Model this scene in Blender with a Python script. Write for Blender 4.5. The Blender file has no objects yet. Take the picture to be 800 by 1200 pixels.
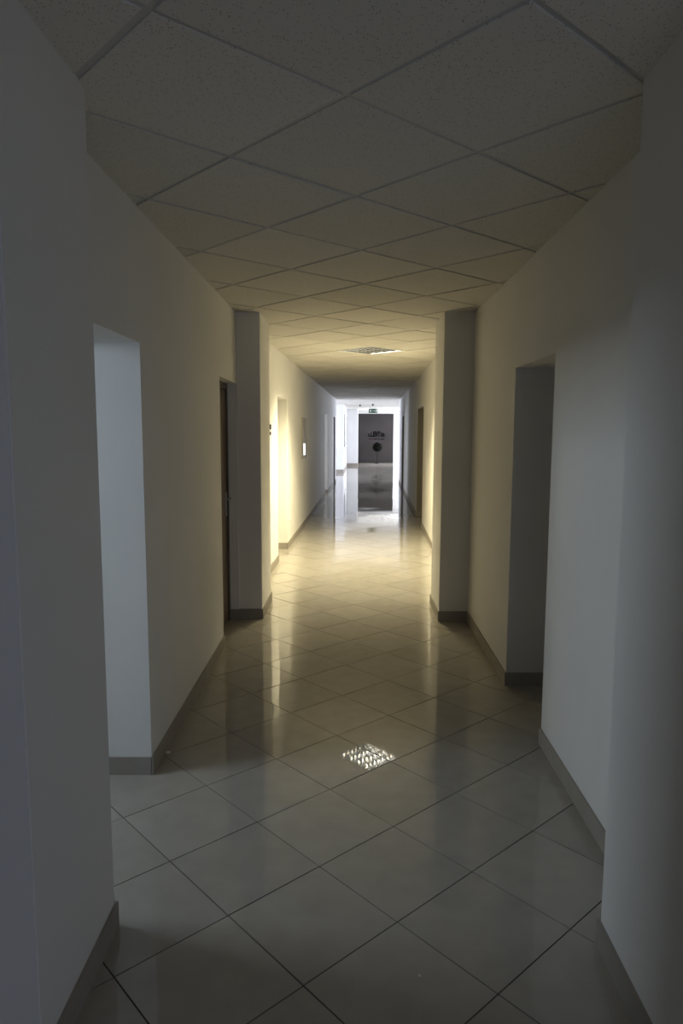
import bpy, bmesh, math, random
from mathutils import Vector, Matrix
random.seed(7)
C = bpy.context.scene.collection
R = math.radians

# ------------------------------------------------------------------ camera
CAM_H = 1.5762
cam_d = bpy.data.cameras.new('camera'); cam = bpy.data.objects.new('camera', cam_d); C.objects.link(cam)
cam_d.sensor_fit = 'HORIZONTAL'; cam_d.sensor_width = 36.0
cam_d.lens = 36.0 * 820.2 / 800.0
cam_d.clip_start = 0.02; cam_d.clip_end = 200
cam.location = (0, 0, CAM_H)
cam.rotation_euler = (Matrix.Rotation(R(90 - 6.675), 3, 'X') @ Matrix.Rotation(R(0.22), 3, 'Z')).to_euler()
bpy.context.scene.camera = cam

# ------------------------------------------------------------------ world, exposure
w = bpy.data.worlds.new('sky'); bpy.context.scene.world = w; w.use_nodes = True
bg = w.node_tree.nodes['Background']
bg.inputs[0].default_value = (0.55, 0.72, 1.0, 1); bg.inputs[1].default_value = 0.5
vs = bpy.context.scene.view_settings
vs.view_transform = 'Standard'; vs.look = 'None'; vs.gamma = 1.0; vs.exposure = 0.0; vs.use_curve_mapping = False

# ------------------------------------------------------------------ daylight at the windows, two of them added
def daylight(name, loc, direction, sx, sz, power, col):
    l = bpy.data.lights.new(name, 'AREA'); l.shape = 'RECTANGLE'; l.size = sx; l.size_y = sz
    l.energy = power; l.color = col
    o = bpy.data.objects.new(name, l); C.objects.link(o); o.location = loc
    o.rotation_euler = Vector(direction).to_track_quat('-Z', 'Y').to_euler()
    return o
DAY = (0.72, 0.86, 1.0)
daylight('daylight_entrance_window', (1.1, -1.86, 1.05), (0, 1, 0), 1.8, 1.2, 11.0, (0.74, 0.80, 1.0))
daylight('daylight_side_room_window', (-3.14, 2.50, 2.10), (1, 0, -0.5), 0.8, 0.5, 19.0, DAY).data.spread = R(140)
daylight('daylight_hall_window_west', (-4.42, 24.15, 1.35), (1, 0, 0), 3.4, 1.9, 380.0, (0.75, 0.81, 1.0))
daylight('added_fill_hall_north', (4.7, 34.12, 1.4), (0, -1, 0), 2.8, 1.8, 720.0, (0.86, 0.90, 1.0))  # unseen source added to brighten the far corridor floor and left wall
daylight('added_fill_office', (-2.92, 17.0, 1.5), (1, 0, -0.2), 1.6, 1.2, 60.0, (0.85, 0.90, 1.0))  # unseen source added to brighten the reveal of the far left doorway
daylight('daylight_hall_window_east', (6.42, 27.5, 1.35), (-1, 0, 0), 9.0, 1.9, 310.0, (0.75, 0.81, 1.0))

# ------------------------------------------------------------------ materials
def nt(name):
    m = bpy.data.materials.new(name); m.use_nodes = True
    t = m.node_tree; return m, t, t.nodes['Principled BSDF']
def N(t, kind, **kw):
    n = t.nodes.new(kind)
    for k, v in kw.items(): setattr(n, k, v)
    return n
def rgba(c): return (c[0], c[1], c[2], 1)
def plain(name, col, rough=0.5, metal=0.0, emit=None, es=0.0):
    m, t, b = nt(name)
    b.inputs['Base Color'].default_value = rgba(col); b.inputs['Roughness'].default_value = rough
    b.inputs['Metallic'].default_value = metal
    if emit: b.inputs['Emission Color'].default_value = rgba(emit); b.inputs['Emission Strength'].default_value = es
    # a trace of surface grain
    g = N(t, 'ShaderNodeNewGeometry'); n = N(t, 'ShaderNodeTexNoise'); n.inputs['Scale'].default_value = 160
    bu = N(t, 'ShaderNodeBump'); bu.inputs['Strength'].default_value = 0.03; bu.inputs['Distance'].default_value = 0.001
    t.links.new(g.outputs['Position'], n.inputs['Vector']); t.links.new(n.outputs['Fac'], bu.inputs['Height'])
    t.links.new(bu.outputs[0], b.inputs['Normal'])
    return m
def paint(name, col, var=0.03, grain=0.25, rough=0.85):
    m, t, b = nt(name)
    g = N(t, 'ShaderNodeNewGeometry')
    n1 = N(t, 'ShaderNodeTexNoise'); n1.inputs['Scale'].default_value = 1.7; n1.inputs['Detail'].default_value = 4
    n2 = N(t, 'ShaderNodeTexNoise'); n2.inputs['Scale'].default_value = 230; n2.inputs['Detail'].default_value = 2
    t.links.new(g.outputs['Position'], n1.inputs['Vector']); t.links.new(g.outputs['Position'], n2.inputs['Vector'])
    cr = N(t, 'ShaderNodeValToRGB')
    cr.color_ramp.elements[0].position = 0.3; cr.color_ramp.elements[1].position = 0.7
    cr.color_ramp.elements[0].color = rgba([c * (1 - var) for c in col]); cr.color_ramp.elements[1].color = rgba([min(1, c * (1 + var)) for c in col])
    t.links.new(n1.outputs['Fac'], cr.inputs[0]); t.links.new(cr.outputs[0], b.inputs['Base Color'])
    bu = N(t, 'ShaderNodeBump'); bu.inputs['Strength'].default_value = grain; bu.inputs['Distance'].default_value = 0.002
    t.links.new(n2.outputs['Fac'], bu.inputs['Height']); t.links.new(bu.outputs[0], b.inputs['Normal'])
    b.inputs['Roughness'].default_value = rough; b.inputs['Specular IOR Level'].default_value = 0.25
    return m
M = {}
M['wall'] = paint('white_wall_paint', (0.76, 0.75, 0.73))
M['hallwall'] = paint('far_hall_white_paint', (0.80, 0.80, 0.80))
M['grey'] = paint('dark_grey_panel_paint', (0.050, 0.045, 0.045), 0.06, 0.1, 0.75)
M['slab'] = paint('ceiling_slab', (0.5, 0.5, 0.48))
M['grout'] = paint('dark_grout', (0.075, 0.065, 0.055), 0.15, 0.4, 0.9)
M['bar'] = plain('ceiling_grid_metal', (0.50, 0.49, 0.47), 0.5)
M['door'] = plain('dark_brown_door', (0.16, 0.115, 0.08), 0.45)
M['frame'] = plain('door_frame_brown', (0.10, 0.075, 0.055), 0.45)
M['doorgrey'] = plain('pale_grey_door', (0.55, 0.54, 0.52), 0.45)
M['reveal_shade'] = plain('reveal_shade_tone', (0.27, 0.245, 0.215), 0.5)  # dark tone that paints shade onto the far door reveals
M['poster_frame'] = plain('pale_poster_frame', (0.42, 0.40, 0.37), 0.7)
M['steel'] = plain('brushed_steel', (0.55, 0.55, 0.55), 0.3, 1.0)
M['black'] = plain('black_paint', (0.006, 0.006, 0.006), 0.6)
M['plum'] = plain('dark_plum_paint', (0.03, 0.008, 0.012), 0.6)
M['white'] = plain('white_plastic', (0.8, 0.8, 0.78), 0.35)
M['alu'] = plain('louvre_aluminium', (0.7, 0.71, 0.73), 0.06, 1.0)
M['tube'] = plain('lit_lamp_tube', (1, 1, 1), 0.4, 0, (1.0, 0.95, 0.80), 40.0)
M['tube_off'] = plain('unlit_lamp_tube', (0.8, 0.8, 0.78), 0.3)
M['exitgreen'] = plain('exit_sign_green', (0.004, 0.07, 0.03), 0.4)
M['exitwhite'] = plain('exit_sign_white', (0.75, 0.8, 0.76), 0.4)
M['leaf'] = plain('dark_foliage', (0.004, 0.005, 0.003), 0.9)
M['stem'] = plain('dark_stem', (0.015, 0.011, 0.008), 0.7)
M['board'] = plain('grey_notice_board', (0.2, 0.195, 0.205), 0.6)
M['paper'] = plain('pale_poster', (0.36, 0.34, 0.31), 0.7)
M['alu_frame'] = plain('aluminium_frame', (0.6, 0.6, 0.6), 0.35, 1.0)
for k in ('black', 'plum', 'leaf', 'stem', 'grey', 'paper'): M[k].node_tree.nodes['Principled BSDF'].inputs['Specular IOR Level'].default_value = 0.06
M['dirt'] = plain('pale_scrap', (0.7, 0.68, 0.62), 0.8)

def floor_tile_mat(name, c0, c1, rough):
    m, t, b = nt(name)
    g = N(t, 'ShaderNodeNewGeometry'); oi = N(t, 'ShaderNodeObjectInfo')
    n1 = N(t, 'ShaderNodeTexNoise'); n1.inputs['Scale'].default_value = 9; n1.inputs['Detail'].default_value = 6
    t.links.new(g.outputs['Position'], n1.inputs['Vector'])
    mx = N(t, 'ShaderNodeMath', operation='MULTIPLY_ADD'); mx.inputs[1].default_value = 0.35
    t.links.new(oi.outputs['Random'], mx.inputs[0]); t.links.new(n1.outputs['Fac'], mx.inputs[2])
    cr = N(t, 'ShaderNodeValToRGB'); cr.color_ramp.elements[0].position = 0.35; cr.color_ramp.elements[1].position = 0.95
    cr.color_ramp.elements[0].color = rgba(c0); cr.color_ramp.elements[1].color = rgba(c1)
    t.links.new(mx.outputs[0], cr.inputs[0]); t.links.new(cr.outputs[0], b.inputs['Base Color'])
    n2 = N(t, 'ShaderNodeTexNoise'); n2.inputs['Scale'].default_value = 14; n2.inputs['Detail'].default_value = 3
    t.links.new(g.outputs['Position'], n2.inputs['Vector'])
    mr = N(t, 'ShaderNodeMapRange'); mr.inputs['To Min'].default_value = rough * 0.8; mr.inputs['To Max'].default_value = rough * 1.25
    t.links.new(n2.outputs['Fac'], mr.inputs['Value']); t.links.new(mr.outputs[0], b.inputs['Roughness'])
    n3 = N(t, 'ShaderNodeTexNoise'); n3.inputs['Scale'].default_value = 5; t.links.new(g.outputs['Position'], n3.inputs['Vector'])
    bu = N(t, 'ShaderNodeBump'); bu.inputs['Strength'].default_value = 0.002; bu.inputs['Distance'].default_value = 0.01
    t.links.new(n3.outputs['Fac'], bu.inputs['Height']); t.links.new(bu.outputs[0], b.inputs['Normal'])
    b.inputs['IOR'].default_value = 1.5
    return m
M['tile'] = floor_tile_mat('beige_polished_floor_tile', (0.335, 0.311, 0.272), (0.40, 0.372, 0.328), 0.03)
M['skirt'] = floor_tile_mat('beige_skirting_tile', (0.30, 0.275, 0.24), (0.36, 0.33, 0.29), 0.7); M['skirt'].node_tree.nodes['Principled BSDF'].inputs['Specular IOR Level'].default_value = 0.12

def ceil_tile_mat():
    m, t, b = nt('mineral_fibre_ceiling_tile')
    g = N(t, 'ShaderNodeNewGeometry'); oi = N(t, 'ShaderNodeObjectInfo')
    vo = N(t, 'ShaderNodeTexVoronoi'); vo.inputs['Scale'].default_value = 120; vo.inputs['Randomness'].default_value = 1
    t.links.new(g.outputs['Position'], vo.inputs['Vector'])
    no = N(t, 'ShaderNodeTexNoise'); no.inputs['Scale'].default_value = 120; no.inputs['Detail'].default_value = 3
    t.links.new(g.outputs['Position'], no.inputs['Vector'])
    # pits of varied size: distance minus a random radius per cell
    sep = N(t, 'ShaderNodeSeparateColor'); t.links.new(vo.outputs['Color'], sep.inputs[0])
    rad = N(t, 'ShaderNodeMapRange'); rad.inputs['To Min'].default_value = -0.05; rad.inputs['To Max'].default_value = 0.30
    t.links.new(sep.outputs[0], rad.inputs['Value'])
    sub = N(t, 'ShaderNodeMath', operation='SUBTRACT'); t.links.new(vo.outputs['Distance'], sub.inputs[0]); t.links.new(rad.outputs[0], sub.inputs[1])
    pit = N(t, 'ShaderNodeMapRange'); pit.inputs['From Min'].default_value = -0.02; pit.inputs['From Max'].default_value = 0.10
    t.links.new(sub.outputs[0], pit.inputs['Value'])
    tone = N(t, 'ShaderNodeMapRange'); tone.inputs['To Min'].default_value = 0.93; tone.inputs['To Max'].default_value = 1.03
    t.links.new(oi.outputs['Random'], tone.inputs['Value'])
    mix = N(t, 'ShaderNodeMix', data_type='RGBA')
    mix.inputs['A'].default_value = (0.42, 0.40, 0.37, 1); mix.inputs['B'].default_value = (0.68, 0.66, 0.61, 1)
    t.links.new(pit.outputs[0], mix.inputs['Factor'])
    mul = N(t, 'ShaderNodeVectorMath', operation='SCALE'); t.links.new(mix.outputs['Result'], mul.inputs[0]); t.links.new(tone.outputs[0], mul.inputs['Scale'])
    t.links.new(mul.outputs[0], b.inputs['Base Color'])
    ad = N(t, 'ShaderNodeMath', operation='MULTIPLY_ADD'); ad.inputs[1].default_value = 0.4
    t.links.new(no.outputs['Fac'], ad.inputs[0]); t.links.new(pit.outputs[0], ad.inputs[2])
    bu = N(t, 'ShaderNodeBump'); bu.inputs['Strength'].default_value = 0.35; bu.inputs['Distance'].default_value = 0.002
    t.links.new(ad.outputs[0], bu.inputs['Height']); t.links.new(bu.outputs[0], b.inputs['Normal'])
    b.inputs['Roughness'].default_value = 0.95; b.inputs['Specular IOR Level'].default_value = 0.1
    return m
M['ctile'] = ceil_tile_mat()

# ------------------------------------------------------------------ mesh helpers
def link(name, bm, mat, parent=None, loc=None):
    me = bpy.data.meshes.new(name)
    bmesh.ops.recalc_face_normals(bm, faces=bm.faces[:])
    bm.to_mesh(me); bm.free(); me.materials.append(M[mat] if isinstance(mat, str) else mat)
    o = bpy.data.objects.new(name, me); C.objects.link(o)
    if loc is not None: o.location = loc
    if parent is not None: o.parent = parent
    return o
def empty(name, loc, rz=0):
    o = bpy.data.objects.new(name, None); C.objects.link(o); o.location = loc; o.rotation_euler = (0, 0, rz)
    o.empty_display_size = 0.1
    return o
def tag(o, label=None, cat=None, group=None, kind=None):
    if label: o['label'] = label
    if cat: o['category'] = cat
    if group: o['group'] = group
    if kind: o['kind'] = kind
    return o
def struct(o, label=None): return tag(o, label=label, kind='structure')
def prism(bm, pts, z0, z1):
    a = [bm.verts.new((p[0], p[1], z0)) for p in pts]; b = [bm.verts.new((p[0], p[1], z1)) for p in pts]
    n = len(pts)
    bm.faces.new(a[::-1]); bm.faces.new(b)
    for i in range(n): bm.faces.new((a[i], a[(i + 1) % n], b[(i + 1) % n], b[i]))
def box(bm, x0, x1, y0, y1, z0, z1): prism(bm, [(x0, y0), (x1, y0), (x1, y1), (x0, y1)], z0, z1)
def bevel(bm, w, seg=2):
    bmesh.ops.bevel(bm, geom=bm.edges[:], offset=w, segments=seg, affect='EDGES', profile=0.5)
def tube_between(bm, a, b, r, seg=12):
    a = Vector(a); b = Vector(b); d = (b - a)
    q = d.to_track_quat('Z', 'Y').to_matrix().to_4x4()
    ret = bmesh.ops.create_cone(bm, cap_ends=True, segments=seg, radius1=r, radius2=r, depth=d.length)
    bmesh.ops.transform(bm, matrix=Matrix.Translation((a + b) / 2) @ q, verts=ret['verts'])

# ------------------------------------------------------------------ plan of the place (metres, camera over the origin, looking +Y)
ZC = 2.5096                 # underside of the ceiling tiles
ZT = 2.66                   # top of all walls, above the suspended ceiling
ZB = -0.06
DH = 1.945                  # clear height of the openings
BH = 0.085                  # skirting height
YK = 6.0                    # where the corridor bends behind the two far pillars
YE = 21.6                   # end of the corridor at the bright hall
Rn = lambda y: 0.9557 + 0.01663 * y
Ln = lambda y: -0.884 + 0.00586 * y
Rf = lambda y: 0.8121 + 0.0440 * y
Lf = lambda y: -1.1181 + 0.0436 * y

def wall_line(bm, skirt, fn, y0, y1, side, thick, openings, reveal_skirt=True):
    """A wall whose corridor face follows x = fn(y); side +1 is the right wall. openings: (ya, yb, top)."""
    def quad(ya, yb, d0, d1): return [(fn(ya) + side * d0, ya), (fn(yb) + side * d0, yb), (fn(yb) + side * d1, yb), (fn(ya) + side * d1, ya)]
    ys = y0
    for (ya, yb, top) in sorted(openings) + [(y1, None, None)]:
        if ya > ys:
            prism(bm, quad(ys, ya, 0, thick), ZB, ZT)
            if skirt is not None: prism(skirt, quad(ys - (0.008 if ys > y0 else 0), ya + (0.008 if yb else 0), -0.009, 0.001), 0, BH)
        if yb is None: break
        prism(bm, quad(ya, yb, 0, thick), top, ZT)
        if skirt is not None and reveal_skirt:
            prism(skirt, quad(yb - 0.008, yb + 0.001, -0.002, thick - 0.055), 0, BH)
            prism(skirt, quad(ya - 0.001, ya + 0.008, -0.002, thick - 0.055), 0, BH)
        ys = yb

# openings
R1 = (3.385, 4.205, DH); L0 = (2.10, 3.058, DH); L1 = (4.96, 5.72, DH)
LF1 = (8.30, 9.20, 1.97); LF2 = (16.55, 17.55, 1.97); LF3 = (20.2, 21.1, 1.97)
RF1 = (11.35, 12.85, 1.97); RF2 = (18.4, 19.5, 1.97)
TH_N = 0.36

bmR = bmesh.new(); sk = bmesh.new()
wall_line(bmR, sk, Rn, 1.45, YK, 1, TH_N, [R1]); wall_line(bmR, sk, Rf, YK, YE, 1, 0.30, [RF1, RF2])
wall_right = struct(link('wall_right', bmR, 'wall'), 'white painted right corridor wall with dark door recesses')
base_right = struct(link('baseboard_right', sk, 'skirt'), 'beige tile skirting along the right corridor wall')
bmL = bmesh.new(); sk = bmesh.new()
wall_line(bmL, sk, Ln, 1.45, 4.6, -1, TH_N, [L0]); wall_line(bmL, sk, Ln, 4.6, YK, -1, 0.13, [L1]); wall_line(bmL, sk, Lf, YK, YE, -1, 0.30, [LF1, LF2, LF3])
wall_left = struct(link('wall_left', bmL, 'wall'), 'white painted left corridor wall with doorways')
base_left = struct(link('baseboard_left', sk, 'skirt'), 'beige tile skirting along the left corridor wall')

# pillars standing proud of the walls, each with a skirting
def pillar(name, x0, x1, y0, y1, label, skew=0.0):
    bm = bmesh.new()
    pts = [(x0, y0), (x1, y0), (x1 + skew, y1), (x0 + skew, y1)]
    prism(bm, pts, ZB, ZT)
    bmesh.ops.bevel(bm, geom=[e for e in bm.edges if abs(e.verts[0].co.z - e.verts[1].co.z) > 1], offset=0.004, segments=2, affect='EDGES')
    o = link(name, bm, 'wall'); struct(o, label)
    bm = bmesh.new()
    e = 0.009
    prism(bm, [(x0 - e, y0 - e), (x1 + e, y0 - e), (x1 + skew + e, y1 + e), (x0 + skew - e, y1 + e)], 0, BH)
    s = link('skirting', bm, 'skirt', o)
    return o
pillar('wall_pillar_left', -1.05, -0.714, 1.52, 2.06, 'near white pillar at the left edge, bluish front face', 0.0)
pillar('wall_pillar_right', 0.790, 1.15, 1.44, 1.99, 'near white pillar at the right edge', 0.01)
pillar('wall_pillar_left', -1.02, -0.662, 5.74, 6.36, 'far shaded pillar on the left past the brown door', 0.012)
pillar('wall_pillar_right', 0.812, 1.25, 5.68, 6.30, 'far shaded pillar on the right past the dark recess', 0.012)

# entrance hall round the camera
bm = bmesh.new()
box(bm, -3.0, -1.03, 1.52, 1.64, ZB, ZT)
struct(link('wall_entrance_left', bm, 'wall'))
bm = bmesh.new(); box(bm, 1.13, 3.0, 1.44, 1.56, ZB, ZT); struct(link('wall_entrance_right', bm, 'wall'))
bm = bmesh.new(); box(bm, -3.12, -3.0, -2.04, 1.64, ZB, ZT); struct(link('wall_entrance_west', bm, 'wall'))
bm = bmesh.new(); box(bm, 3.0, 3.12, -2.04, 1.56, ZB, ZT); struct(link('wall_entrance_east', bm, 'wall'))
def wall_with_window_y(name, y0, y1, x0, x1, wx0, wx1, wz0, wz1, mat='wall'):
    bm = bmesh.new()
    box(bm, x0, wx0, y0, y1, ZB, ZT); box(bm, wx1, x1, y0, y1, ZB, ZT); box(bm, wx0, wx1, y0, y1, ZB, wz0); box(bm, wx0, wx1, y0, y1, wz1, ZT)
    return struct(link(name, bm, mat))
def wall_with_window_x(name, x0, x1, y0, y1, wy0, wy1, wz0, wz1, mat='wall'):
    bm = bmesh.new()
    box(bm, x0, x1, y0, wy0, ZB, ZT); box(bm, x0, x1, wy1, y1, ZB, ZT); box(bm, x0, x1, wy0, wy1, ZB, wz0); box(bm, x0, x1, wy0, wy1, wz1, ZT)
    return struct(link(name, bm, mat))
def window(idx, c, half, z0, z1, along, n):
    """frame with mullions in an opening; along is 'x' or 'y'."""
    r = empty('window_%d' % idx, (c[0], c[1], z0)); struct(r)
    def bar(name, u0, u1, za, zb):
        b = bmesh.new()
        if along == 'x': box(b, u0, u1, -0.03, 0.03, za - z0, zb - z0)
        else: box(b, -0.03, 0.03, u0, u1, za - z0, zb - z0)
        link(name, b, 'white', r)
    bar('window_sill', -half, half, z0, z0 + 0.05); bar('window_head', -half, half, z1 - 0.05, z1)
    for i in range(n + 1):
        u = -half + 2 * half * i / n
        bar('window_post', max(u - 0.03, -half), min(u + 0.03, half), z0 + 0.05, z1 - 0.05)
    return r
wall_with_window_y('wall_entrance_back', -2.04, -1.92, -3.0, 3.0, 0.2, 2.0, 0.45, 1.65); window(1, (1.1, -1.98), 0.9, 0.45, 1.65, 'x', 2)
# side room behind the left opening
wall_with_window_x('wall_side_room_west', -3.30, -3.18, 1.64, 4.6, 2.10, 2.90, 1.84, 2.38); window(2, (-3.24, 2.50), 0.4, 1.84, 2.38, 'y', 1)
bm = bmesh.new(); box(bm, -3.30, -1.23, 4.6, 4.72, ZB, ZT); struct(link('wall_side_room_north', bm, 'wall'))

# office behind the far doorway; its unseen window is added to brighten the reveal
wall_with_window_x('wall_office_west', -3.10, -2.98, 15.6, 18.6, 16.2, 17.8, 0.9, 2.1); window(6, (-3.04, 17.0), 0.8, 0.9, 2.1, 'y', 2)  # unseen window, added to hold the fill light for the doorway
bm = bmesh.new(); box(bm, -3.1, Lf(15.6) - 0.29, 15.48, 15.6, ZB, ZT); struct(link('wall_office_south', bm, 'wall'))
bm = bmesh.new(); box(bm, -3.1, Lf(18.6) - 0.29, 18.6, 18.72, ZB, ZT); struct(link('wall_office_north', bm, 'wall'))

# bright hall at the far end
bm = bmesh.new()
box(bm, -4.5, Lf(YE) - 0.29, YE - 0.15, YE, ZB, ZT)
struct(link('wall_hall_south_left', bm, 'hallwall'))
bm = bmesh.new(); box(bm, Rf(YE) + 0.29, 6.5, YE - 0.15, YE, ZB, ZT); struct(link('wall_hall_south_right', bm, 'hallwall'))
bm = bmesh.new(); sk = bmesh.new()
prism(bm, [(-4.5, 26.0), (0.055, 26.0), (0.215, 31.0), (0.705, 31.0), (0.79, 34.2), (-4.5, 34.2)], ZB, ZT)
struct(link('wall_hall_left', bm, 'hallwall'), 'white lit wall block on the left of the far hall')
prism(sk, [(-4.4, 25.99), (0.064, 25.99), (0.224, 30.99), (0.714, 30.99), (0.799, 34.2), (0.75, 34.2), (0.68, 31.05), (0.18, 31.05), (0.03, 26.05), (-4.4, 26.05)], 0, 0.12)
struct(link('baseboard_hall', sk, 'skirt'), 'skirting along the white far hall wall')
wall_end = wall_with_window_y('wall_end', 34.2, 34.35, 0.5, 6.5, 3.3, 6.1, 0.4, 2.3, 'hallwall'); wall_end['label'] = 'white end wall of the far hall'; window(5, (4.7, 34.27), 1.4, 0.4, 2.3, 'x', 3)  # window out of view, added so light reaches down the corridor
bm = bmesh.new(); box(bm, 0.775, 2.50, 34.17, 34.2, 0, 2.365); bevel(bm, 0.003, 1)
link('wall_panel', bm, 'grey', wall_end)['label'] = 'dark grey feature panel'
wall_with_window_x('wall_hall_west', -4.62, -4.5, YE - 0.15, 34.3, 22.4, 25.9, 0.3, 2.3, 'hallwall'); window(3, (-4.56, 24.15), 1.75, 0.3, 2.3, 'y', 3)
wall_with_window_x('wall_hall_east', 6.5, 6.62, YE - 0.15, 34.3, 23.0, 32.0, 0.3, 2.3, 'hallwall'); window(4, (6.56, 27.5), 4.5, 0.3, 2.3, 'y', 6)

# ------------------------------------------------------------------ floor: dark bed, tiles laid on the diagonal
def in_plan(x, y, m):
    if -3.0 - m < x < 3.0 + m and -1.95 - m < y < 1.6 + m: return True
    if 1.3 < y < YK and Ln(y) - m < x < Rn(y) + m: return True
    if YK <= y < YE + m and Lf(y) - m < x < Rf(y) + m: return True
    if -3.0 < x < -0.3 and 15.6 < y < 18.6: return True
    if -3.2 - m < x < -0.8 and 1.6 - m < y < 4.62 + m: return True
    if YE - m < y < 34.2 + m and -4.5 - m < x < 6.5 + m and not (x < 0.0 - m and y > 26 + m): return True
    for fn, s, t, ops in ((Rn, 1, TH_N, [R1]), (Ln, -1, 0.13, [L1]), (Rf, 1, .3, [RF1, RF2]), (Lf, -1, .3, [LF1, LF2, LF3])):
        for (a, b, _) in ops:
            if a - m < y < b + m and 0 < s * (x - fn(y)) < t + m: return True
    return False
bm = bmesh.new(); box(bm, -4.8, 6.8, -3.8, 34.6, -0.16, -0.0035)
floor = struct(link('floor', bm, 'grout'), 'polished beige floor tiles laid diagonally')
FT = 0.38923; fth = R(47.906); fo = Vector((-0.62528, 2.40643))
ea = Vector((math.cos(fth), -math.sin(fth))); eb = Vector((math.sin(fth), math.cos(fth)))
fang = math.atan2(ea.y, ea.x)
def tile_bm(size, thick, bev, up=True):
    bm = bmesh.new(); h = size / 2
    if up: box(bm, -h, h, -h, h, -thick, 0)
    else: box(bm, -h, h, -h, h, 0, thick)
    zz = 0
    if bev <= 0: return bm
    bmesh.ops.bevel(bm, geom=[e for e in bm.edges if abs(e.verts[0].co.z - zz) < 1e-6 and abs(e.verts[1].co.z - zz) < 1e-6], offset=bev, segments=1, affect='EDGES')
    return bm
tb = tile_bm(FT - 0.0045, 0.008, 0.0)
tme = bpy.data.meshes.new('floor_tile'); tb.to_mesh(tme); tb.free(); tme.materials.append(M['tile'])
cells = []
for a in range(-70, 80):
    for b in range(-70, 110):
        p = fo + ea * (FT * (a + 0.5)) + eb * (FT * (b + 0.5))
        if in_plan(p.x, p.y, 0.27): cells.append(p)
def seen(p):                # tiles in the corridor as the photograph looks down it, nearest first
    return p.y > 1.25 and -0.75 < (p.x - 0.02 * p.y) / max(p.y, 0.1) < 0.75 and p.y < YE and Lf(max(p.y, YK)) - 0.5 < p.x < Rf(max(p.y, YK)) + 0.5
vis = sorted([p for p in cells if seen(p)], key=lambda p: p.y)[:300]
visk = set((p.x, p.y) for p in vis)
for p in vis:
    o = bpy.data.objects.new('floor_tile', tme); C.objects.link(o); o.parent = floor
    o.location = (p.x, p.y, random.uniform(-0.0004, 0)); o.rotation_euler = (R(random.gauss(0, 0.10)), R(random.gauss(0, 0.10)), fang)
bm = bmesh.new()
for p in cells:
    if (p.x, p.y) in visk: continue
    h = FT / 2 - 0.00225
    z = random.uniform(-0.0006, 0)
    nv = len(bm.verts)
    prism(bm, [(p.x + (ea * i + eb * j).x * h, p.y + (ea * i + eb * j).y * h) for i, j in ((-1, -1), (1, -1), (1, 1), (-1, 1))], -0.008, z)
    bm.verts.ensure_lookup_table(); ta, tb_ = random.gauss(0, 0.0003), random.gauss(0, 0.0003)
    for q, (i, j) in enumerate(((-1, -1), (1, -1), (1, 1), (-1, 1))): bm.verts[nv + 4 + q].co.z += ta * i + tb_ * j
o = link('floor_tiles', bm, 'tile', floor); o['kind'] = 'stuff'; o['label'] = 'remaining floor tiles'

# ------------------------------------------------------------------ ceiling: slab, grid bars, mineral fibre tiles
bm = bmesh.new(); box(bm, -4.8, 6.8, -3.8, 34.6, ZT, ZT + 0.1)
ceiling = struct(link('ceiling', bm, 'slab'), 'suspended ceiling of speckled square tiles laid diagonally')
CT = 0.6; cth = R(42.0455); co = Vector((0.00935, 2.0895))
e1 = Vector((math.cos(cth), math.sin(cth))); e2 = Vector((-math.sin(cth), math.cos(cth)))
def cpos(c, d): return co + e1 * (CT * c) + e2 * (CT * d)
LAMPS = {(7, 7): True}
DROP = 0.005
tb = tile_bm(CT - 0.019, 0.016, 0.0015, up=False)
cme = bpy.data.meshes.new('ceiling_tile'); tb.to_mesh(cme); tb.free(); cme.materials.append(M['ctile'])
ccells = []
for c in range(-20, 60):
    for d in range(-20, 60):
        p = cpos(c + 0.5, d + 0.5)
        if in_plan(p.x, p.y, 0.42) and not (p.x < -1.3 and 1.64 < p.y < 5 and p.x < -3.2): ccells.append((c, d, p))
def cseen(p): return 0.9 < p.y < YE + 0.3 and -1.6 < p.x < 3.0
cv = [k for k in ccells if cseen(k[2]) and not (p.y < 0)][:300] if False else sorted([k for k in ccells if cseen(k[2])], key=lambda k: k[2].y)[:300]
cvs = set((k[0], k[1]) for k in cv)
for (c, d, p) in cv:
    if (c, d) in LAMPS: continue
    o = bpy.data.objects.new('ceiling_tile', cme); C.objects.link(o); o.parent = ceiling
    o.location = (p.x + random.uniform(-.0025, .0025), p.y + random.uniform(-.0025, .0025), ZC + random.uniform(-0.0015, 0.001))
    o.rotation_euler = (R(random.gauss(0, 0.10)), R(random.gauss(0, 0.10)), cth)
bm = bmesh.new()
for (c, d, p) in ccells:
    if (c, d) in cvs or (c, d) in LAMPS: continue
    h = CT / 2 - 0.0095
    prism(bm, [(p.x + (e1 * i + e2 * j).x * h, p.y + (e1 * i + e2 * j).y * h) for i, j in ((-1, -1), (1, -1), (1, 1), (-1, 1))], ZC, ZC + 0.016)
o = link('ceiling_tiles', bm, 'ctile', ceiling); o['kind'] = 'stuff'; o['label'] = 'remaining ceiling tiles'
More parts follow.
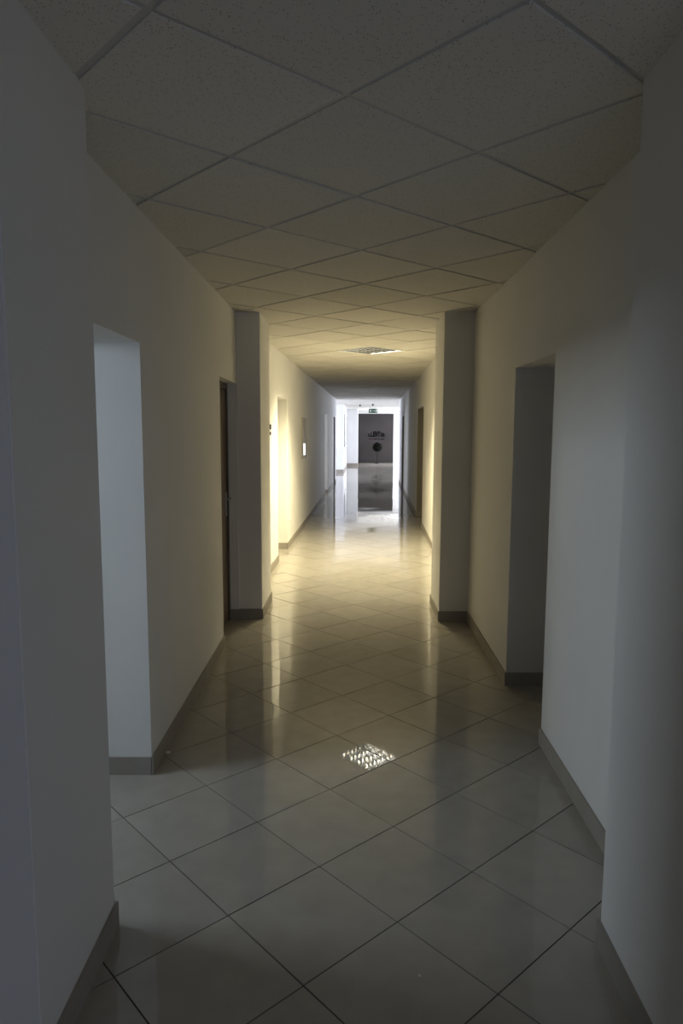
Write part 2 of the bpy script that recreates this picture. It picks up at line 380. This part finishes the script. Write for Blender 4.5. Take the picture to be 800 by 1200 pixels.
# each bar of the suspension grid runs the length of the cells that it borders
def runs(keys):
    keys = sorted(keys); out = []; s = prev = None
    for k in keys:
        if s is None: s = prev = k
        elif k == prev + 1: prev = k
        else: out.append((s, prev)); s = prev = k
    if s is not None: out.append((s, prev))
    return out
cset = set((c, d) for (c, d, p) in ccells)
def bar_obj(pa, pb, ang, dz=0.0):
    L = (pb - pa).length
    bm = bmesh.new(); box(bm, 0, L, -0.012, 0.012, 0, 0.0012); box(bm, 0, L, -0.0015, 0.0015, 0.0012, 0.035)
    o = link('ceiling_grid_bar', bm, 'bar', ceiling); o.location = (pa.x, pa.y, ZC + DROP + dz); o.rotation_euler = (0, 0, ang)
for c in range(-20, 61):
    for (s, e) in runs(set(d for d in range(-21, 61) if (c, d) in cset or (c - 1, d) in cset)):
        bar_obj(cpos(c, s), cpos(c, e + 1), math.atan2(e2.y, e2.x))
for d in range(-20, 61):
    for (s, e) in runs(set(c for c in range(-21, 61) if (c, d) in cset or (c, d - 1) in cset)):
        bar_obj(cpos(s, d), cpos(e + 1, d), math.atan2(e1.y, e1.x), 0.0006)

# ------------------------------------------------------------------ recessed louvre lamps
def lamp(c, d, lit, label):
    p = cpos(c + 0.5, d + 0.5)
    r = empty('louvre_ceiling_lamp', (p.x, p.y, ZC), cth)
    tag(r, label, 'ceiling lamp')
    h = 0.288
    bm = bmesh.new()        # housing: open tray above the louvre
    box(bm, -h, h, -h, h, 0.092, 0.097)
    for s in (-1, 1):
        box(bm, min(s * h, s * (h - 0.004)), max(s * h, s * (h - 0.004)), -h, h, 0.0, 0.092)
        box(bm, -h, h, min(s * h, s * (h - 0.004)), max(s * h, s * (h - 0.004)), 0.0, 0.092)
    link('housing', bm, 'white', r)
    bm = bmesh.new()
    for s in (-1, 1):
        box(bm, min(s * h, s * (h - 0.016)), max(s * h, s * (h - 0.016)), -h, h, -0.003, 0.0)
        box(bm, -h + 0.016, h - 0.016, min(s * h, s * (h - 0.016)), max(s * h, s * (h - 0.016)), -0.003, 0.0)
    link('frame', bm, 'white', r)
    hi = h - 0.016; n = 4
    bm = bmesh.new(); box(bm, -hi, hi, -hi, hi, 0.066, 0.068); link('back_reflector', bm, 'alu', r)
    for i in range(n):
        y = -hi + 2 * hi * (i + 0.5) / n
        bm = bmesh.new(); tube_between(bm, (-hi + 0.01, y, 0.052), (hi - 0.01, y, 0.052), 0.008, 10)
        link('lamp_tube', bm, 'tube' if lit else 'tube_off', r)
    for i in range(n + 1):   # side reflectors between the tubes, V-shaped in section
        y = -hi + 2 * hi * i / n
        bm = bmesh.new()
        for q in (-1, 1):
            v = [(-hi, y + q * 0.003, 0.0), (hi, y + q * 0.003, 0.0), (hi, y + q * 0.016, 0.038), (-hi, y + q * 0.016, 0.038)]
            if any(abs(k[1]) > hi + 0.0031 for k in v): continue
            bm.faces.new([bm.verts.new((k[0], max(-hi, min(hi, k[1])), k[2])) for k in v])
        v = [(-hi, max(-hi, y - 0.003), 0), (hi, max(-hi, y - 0.003), 0), (hi, min(hi, y + 0.003), 0), (-hi, min(hi, y + 0.003), 0)]
        bm.faces.new([bm.verts.new(q) for q in v])
        link('reflector', bm, 'alu', r)
    nb = 8
    for k in range(1, nb):
        x = -hi + 2 * hi * k / nb
        bm = bmesh.new()
        a = [bm.verts.new((x + dx, -hi, z)) for dx, z in ((-.0012, .002), (.0012, .002), (.004, .041), (-.004, .041))]
        b = [bm.verts.new((v.co.x, hi, v.co.z)) for v in a]
        bm.faces.new(a); bm.faces.new(b[::-1])
        for q in range(4): bm.faces.new((a[q], b[q], b[(q + 1) % 4], a[(q + 1) % 4]))
        link('louvre_blade', bm, 'alu', r)
    if lit:                 # light leaving each louvre cell, inside the cut-off angle
        l = bpy.data.lights.new('lamp_light', 'SPOT'); l.energy = 560.0 / (n * nb); l.color = (1.0, 0.87, 0.53)
        l.spot_size = R(131); l.spot_blend = 0.8; l.shadow_soft_size = 0.006
        for i in range(n):
            for k in range(nb):
                lo = bpy.data.objects.new('lamp_light', l); C.objects.link(lo); lo.parent = r
                lo.location = (-hi + 2 * hi * (k + 0.5) / nb, -hi + 2 * hi * (i + 0.5) / n, -0.008)
    return r
lamp(7, 7, True, 'lit square louvre ceiling lamp giving warm light past the pillars')

# ------------------------------------------------------------------ doors set back in the recesses
def door(idx, fn, side, op, depth, mat, hy, reveal_shade=False):
    ya, yb, top = op
    r = empty('door_%d' % idx, (fn(ya) + side * depth, ya, 0), -math.atan(fn(1) - fn(0))); struct(r)
    W = (yb - ya) ; t = side * 0.04
    x0, x1 = min(0, t), max(0, t)
    bm = bmesh.new(); box(bm, x0, x1, 0.05, W - 0.05, 0.008, top - 0.05); bevel(bm, 0.002, 1); leaf = link('door_leaf', bm, mat, r)
    for k, (a, b, z0, z1) in enumerate(((0.0, 0.05, 0, top), (W - 0.05, W, 0, top), (0.05, W - 0.05, top - 0.05, top))):
        bm = bmesh.new(); box(bm, min(-side * 0.012, t), max(-side * 0.012, t), a + 0.001, b - 0.001, z0, z1 - 0.001); link('door_frame', bm, 'frame' if mat == 'door' else mat, r)
    if reveal_shade:              # added dark boards, their colour stands in for shade on the reveals
        for (a, b) in ((0.001, 0.012), (W - 0.012, W - 0.001)):
            bm = bmesh.new(); box(bm, min(-side * (depth - 0.004), -side * 0.013), max(-side * (depth - 0.004), -side * 0.013), a, b, BH, top - 0.012); link('reveal_shade_board', bm, 'reveal_shade', r)
        bm = bmesh.new(); box(bm, min(-side * (depth - 0.004), -side * 0.013), max(-side * (depth - 0.004), -side * 0.013), 0.012, W - 0.012, top - 0.012, top - 0.001); link('reveal_shade_board', bm, 'reveal_shade', r)
    s = -side
    bm = bmesh.new(); yy = hy * W; z = 1.02
    box(bm, min(0, s * 0.006), max(0, s * 0.006), yy - 0.018, yy + 0.018, z - 0.14, z + 0.05)
    tube_between(bm, (s * 0.005, yy, z), (s * 0.045, yy, z), 0.009); tube_between(bm, (s * 0.04, yy - 0.008, z), (s * 0.04, yy + (0.1 if hy < .5 else -0.1), z), 0.008)
    link('door_handle', bm, 'steel', leaf)
    return r
door(1, Ln, -1, L1, 0.085, 'door', 0.9)
door(2, Rn, 1, R1, 0.31, 'doorgrey', 0.1)
door(3, Lf, -1, LF1, 0.25, 'doorgrey', 0.9)
door(4, Lf, -1, LF3, 0.25, 'doorgrey', 0.9, True)
door(5, Rf, 1, RF1, 0.25, 'doorgrey', 0.1, True)
door(6, Rf, 1, RF2, 0.25, 'doorgrey', 0.1, True)

# ------------------------------------------------------------------ things on the walls
def on_left(y, z, rz_extra=0): return (Lf(y), y, z), -math.atan(0.0436)
loc, rz = on_left(11.40, 1.12)
r = tag(empty('poster_frame', loc, rz), 'slim framed pale poster hanging on the left corridor wall', 'poster')
hw = 0.27; hh = 0.655
for (a, b, z0, z1) in ((-hw, -hw + .02, 0, hh), (hw - .02, hw, 0, hh), (-hw + .02, hw - .02, 0, .02), (-hw + .02, hw - .02, hh - .02, hh)):
    bm = bmesh.new(); box(bm, 0.001, 0.022, a, b, z0, z1); link('frame_bar', bm, 'poster_frame', r)
bm = bmesh.new(); box(bm, 0.001, 0.014, -hw + .02, hw - .02, .02, hh - .02); link('poster_sheet', bm, 'paper', r)
bm = bmesh.new(); box(bm, 0.0141, 0.0145, -hw + .05, hw - .05, .05, .24); link('glare_patch', bm, 'white', r)  # white patch painted in as the glare low on the poster

loc, rz = on_left(9.42, 0.31)
r = tag(empty('wall_socket', loc, rz), 'small white wall socket low on the left wall after the lit doorway', 'socket')
bm = bmesh.new(); box(bm, 0.0, 0.012, -0.04, 0.04, 0, 0.08); bevel(bm, 0.004); link('cover_plate', bm, 'white', r)
bm = bmesh.new(); tube_between(bm, (0.0121, 0, 0.04), (0.0135, 0, 0.04), 0.019, 16); link('socket_insert', bm, 'board', r)

loc, rz = on_left(7.66, 1.52)
r = tag(empty('door_sign', loc, rz), 'small dark sign plate on the lit left wall just past the pillar', 'sign')
bm = bmesh.new(); box(bm, 0.0, 0.010, -0.05, 0.05, 0, 0.035); bevel(bm, 0.002, 1); link('sign_plate', bm, 'black', r)
bm = bmesh.new(); box(bm, 0.0, 0.012, -0.05, 0.05, 0.06, 0.115); bevel(bm, 0.002, 1); link('sign_plate', bm, 'black', r)

r = tag(empty('notice_board', (0.128, 28.2, 0.95), -math.atan(0.032)), 'tall grey board on the side of the white far hall wall', 'board')
bm = bmesh.new(); box(bm, 0.002, 0.03, -1.1, 1.75, 0, 1.2); bevel(bm, 0.004, 1); link('board_panel', bm, 'board', r)
for (a, b, z0, z1) in ((-1.14, -1.1, -.04, 1.24), (1.75, 1.79, -.04, 1.24), (-1.1, 1.75, -.04, 0), (-1.1, 1.75, 1.2, 1.24)):
    bm = bmesh.new(); box(bm, 0.002, 0.04, a, b, z0, z1); link('board_frame', bm, 'alu_frame', r)

# exit sign hanging from the far hall ceiling
r = tag(empty('exit_sign', (1.19, 27.0, 2.229)), 'green emergency exit sign hanging below the far hall ceiling', 'exit sign')
bm = bmesh.new(); box(bm, -0.165, 0.165, 0, 0.03, 0, 0.16); bevel(bm, 0.004); body = link('sign_body', bm, 'exitgreen', r)
def poly(name, pts, mat, par, y=-0.002):
    bm = bmesh.new(); a = [bm.verts.new((q[0], y, q[1])) for q in pts]; b = [bm.verts.new((q[0], 0.001, q[1])) for q in pts]
    bm.faces.new(a); bm.faces.new(b[::-1])
    for i in range(len(pts)): bm.faces.new((a[i], b[i], b[(i + 1) % len(pts)], a[(i + 1) % len(pts)]))
    return link(name, bm, mat, par)
# running figure, arrow shaft with head, doorway
poly('pictogram_figure', [(-.125, .03), (-.108, .03), (-.095, .062), (-.083, .05), (-.083, .022), (-.068, .022), (-.068, .06), (-.082, .082), (-.07, .075), (-.055, .082), (-.06, .092), (-.078, .092), (-.09, .118), (-.112, .118), (-.13, .09), (-.118, .085), (-.104, .1), (-.112, .07)], 'exitwhite', body)
poly('pictogram_head', [(-.085 + .014 * math.cos(a * math.pi / 6), .134 + .014 * math.sin(a * math.pi / 6)) for a in range(12)], 'exitwhite', body)
poly('pictogram_arrow', [(-.03, .073), (.045, .073), (.045, .055), (.078, .08), (.045, .105), (.045, .087), (-.03, .087)], 'exitwhite', body)
poly('pictogram_door', [(.098, .025), (.145, .025), (.145, .138), (.098, .138)], 'exitwhite', body)
for s in (-0.12, 0.12):
    bm = bmesh.new(); tube_between(bm, (s, 0.015, 0.16), (s, 0.015, ZC - 2.229), 0.004, 8); link('hanger_rod', bm, 'steel', r)

# two small dark detectors under the far hall ceiling
for (x, y, lab) in ((0.665, 25.9, 'left of the two small dark ceiling detectors in the far hall'), (1.105, 25.3, 'right of the two small dark ceiling detectors, above the exit sign')):
    r = tag(empty('ceiling_detector', (x, y, ZC)), lab, 'detector', 'small dark ceiling detectors')
    bm = bmesh.new(); tube_between(bm, (0, 0, -0.02), (0, 0, 0), 0.035, 16); link('detector_base', bm, 'board', r)
    bm = bmesh.new(); bmesh.ops.create_cone(bm, cap_ends=True, segments=16, radius1=0.018, radius2=0.034, depth=0.055, matrix=Matrix.Translation((0, 0, -0.0475))); link('detector_head', bm, 'black', r)

# lettering on the grey panel: capitals with an arched top edge
r = tag(empty('wall_lettering', (1.685, 34.168, 1.26)), 'black arched capital lettering with a thin line of print on the dark grey end panel', 'lettering')
def letter_mesh(ch):
    cu = bpy.data.curves.new('letter', 'FONT'); cu.body = ch; cu.size = 1.0; cu.extrude = 0.0; cu.offset = 0.05; cu.resolution_u = 3
    ob = bpy.data.objects.new('letter_tmp', cu); C.objects.link(ob)
    bpy.context.view_layer.update()
    me = bpy.data.meshes.new_from_object(ob.evaluated_get(bpy.context.evaluated_depsgraph_get()))
    bpy.data.objects.remove(ob); bpy.data.curves.remove(cu)
    return me
word = 'LLENTAB'; LW = 0.80; cw = LW / len(word)
for i, ch in enumerate(word):
    src = letter_mesh(ch); bm = bmesh.new(); bm.from_mesh(src); bpy.data.meshes.remove(src)
    bmesh.ops.subdivide_edges(bm, edges=bm.edges[:], cuts=3)
    xs = [v.co.x for v in bm.verts]; zs = [v.co.y for v in bm.verts]; x0, x1, z0, z1 = min(xs), max(xs), min(zs), max(zs)
    for v in bm.verts:
        x = -LW / 2 + i * cw + 0.004 + (v.co.x - x0) / (x1 - x0) * (cw - 0.008)
        hgt = 0.145 + 0.13 * math.cos(x / (LW / 2) * math.pi / 2)
        v.co = Vector((x, 0, (v.co.y - z0) / (z1 - z0) * hgt))
    ret = bmesh.ops.extrude_face_region(bm, geom=bm.faces[:])
    for v in [g for g in ret['geom'] if isinstance(g, bmesh.types.BMVert)]: v.co.y -= 0.012
    link('letter', bm, 'black', r)
for i in range(17):
    x = -0.39 + i * 0.046
    if i in (4, 9, 12): continue
    bm = bmesh.new(); box(bm, x, x + 0.034, -0.008, 0, -0.135, -0.085); link('small_print_mark', bm, 'plum' if i < 6 else 'black', r)

# ball-headed little tree in front of the panel
r = tag(empty('ball_tree', (1.70, 33.62, 0.0)), 'dark ball-headed little tree on a thin stem before the grey panel', 'plant')
bm = bmesh.new(); bmesh.ops.create_cone(bm, cap_ends=True, segments=20, radius1=0.11, radius2=0.10, depth=0.025, matrix=Matrix.Translation((0, 0, 0.0125))); link('base', bm, 'black', r)
bm = bmesh.new(); tube_between(bm, (0, 0, 0.02), (0.01, 0, 0.60), 0.014, 10); link('stem', bm, 'stem', r)
bm = bmesh.new(); bmesh.ops.create_icosphere(bm, subdivisions=3, radius=0.2)
rnd = random.Random(3)
for v in bm.verts: v.co *= 1 + rnd.uniform(-0.10, 0.08)
for v in bm.verts: v.co.z = v.co.z * 0.98 + 0.775
for i in range(420):
    n = Vector((rnd.gauss(0, 1), rnd.gauss(0, 1), rnd.gauss(0, 1))).normalized()
    c = n * rnd.uniform(0.19, 0.245) + Vector((0, 0, 0.775)); u = n.cross(Vector((rnd.gauss(0, 1), rnd.gauss(0, 1), rnd.gauss(0, 1)))).normalized(); w_ = n.cross(u)
    l = rnd.uniform(.025, .04)
    bm.faces.new([bm.verts.new(c + q) for q in (u * -l, w_ * l * .45 + n * .01, u * l, w_ * -l * .45)])
link('foliage', bm, 'leaf', r)

# scraps on the floor
def scrap(x, y, s, label, seed):
    rnd = random.Random(seed); bm = bmesh.new(); bmesh.ops.create_icosphere(bm, subdivisions=2, radius=s)
    for v in bm.verts: v.co *= rnd.uniform(0.6, 1.2); v.co.z = max(-0.3 * s, v.co.z * 0.45)
    zmin = min(v.co.z for v in bm.verts)
    for v in bm.verts: v.co.z -= zmin
    return tag(link('paper_scrap', bm, 'dirt', None, (x, y, 0.0)), label, 'litter')
scrap(-0.845, 3.27, 0.012, 'tiny pale scrap lying against the left skirting by the open doorway', 5)
scrap(0.232, 1.865, 0.005, 'tiny pale crumb on the nearest floor tiles', 6)
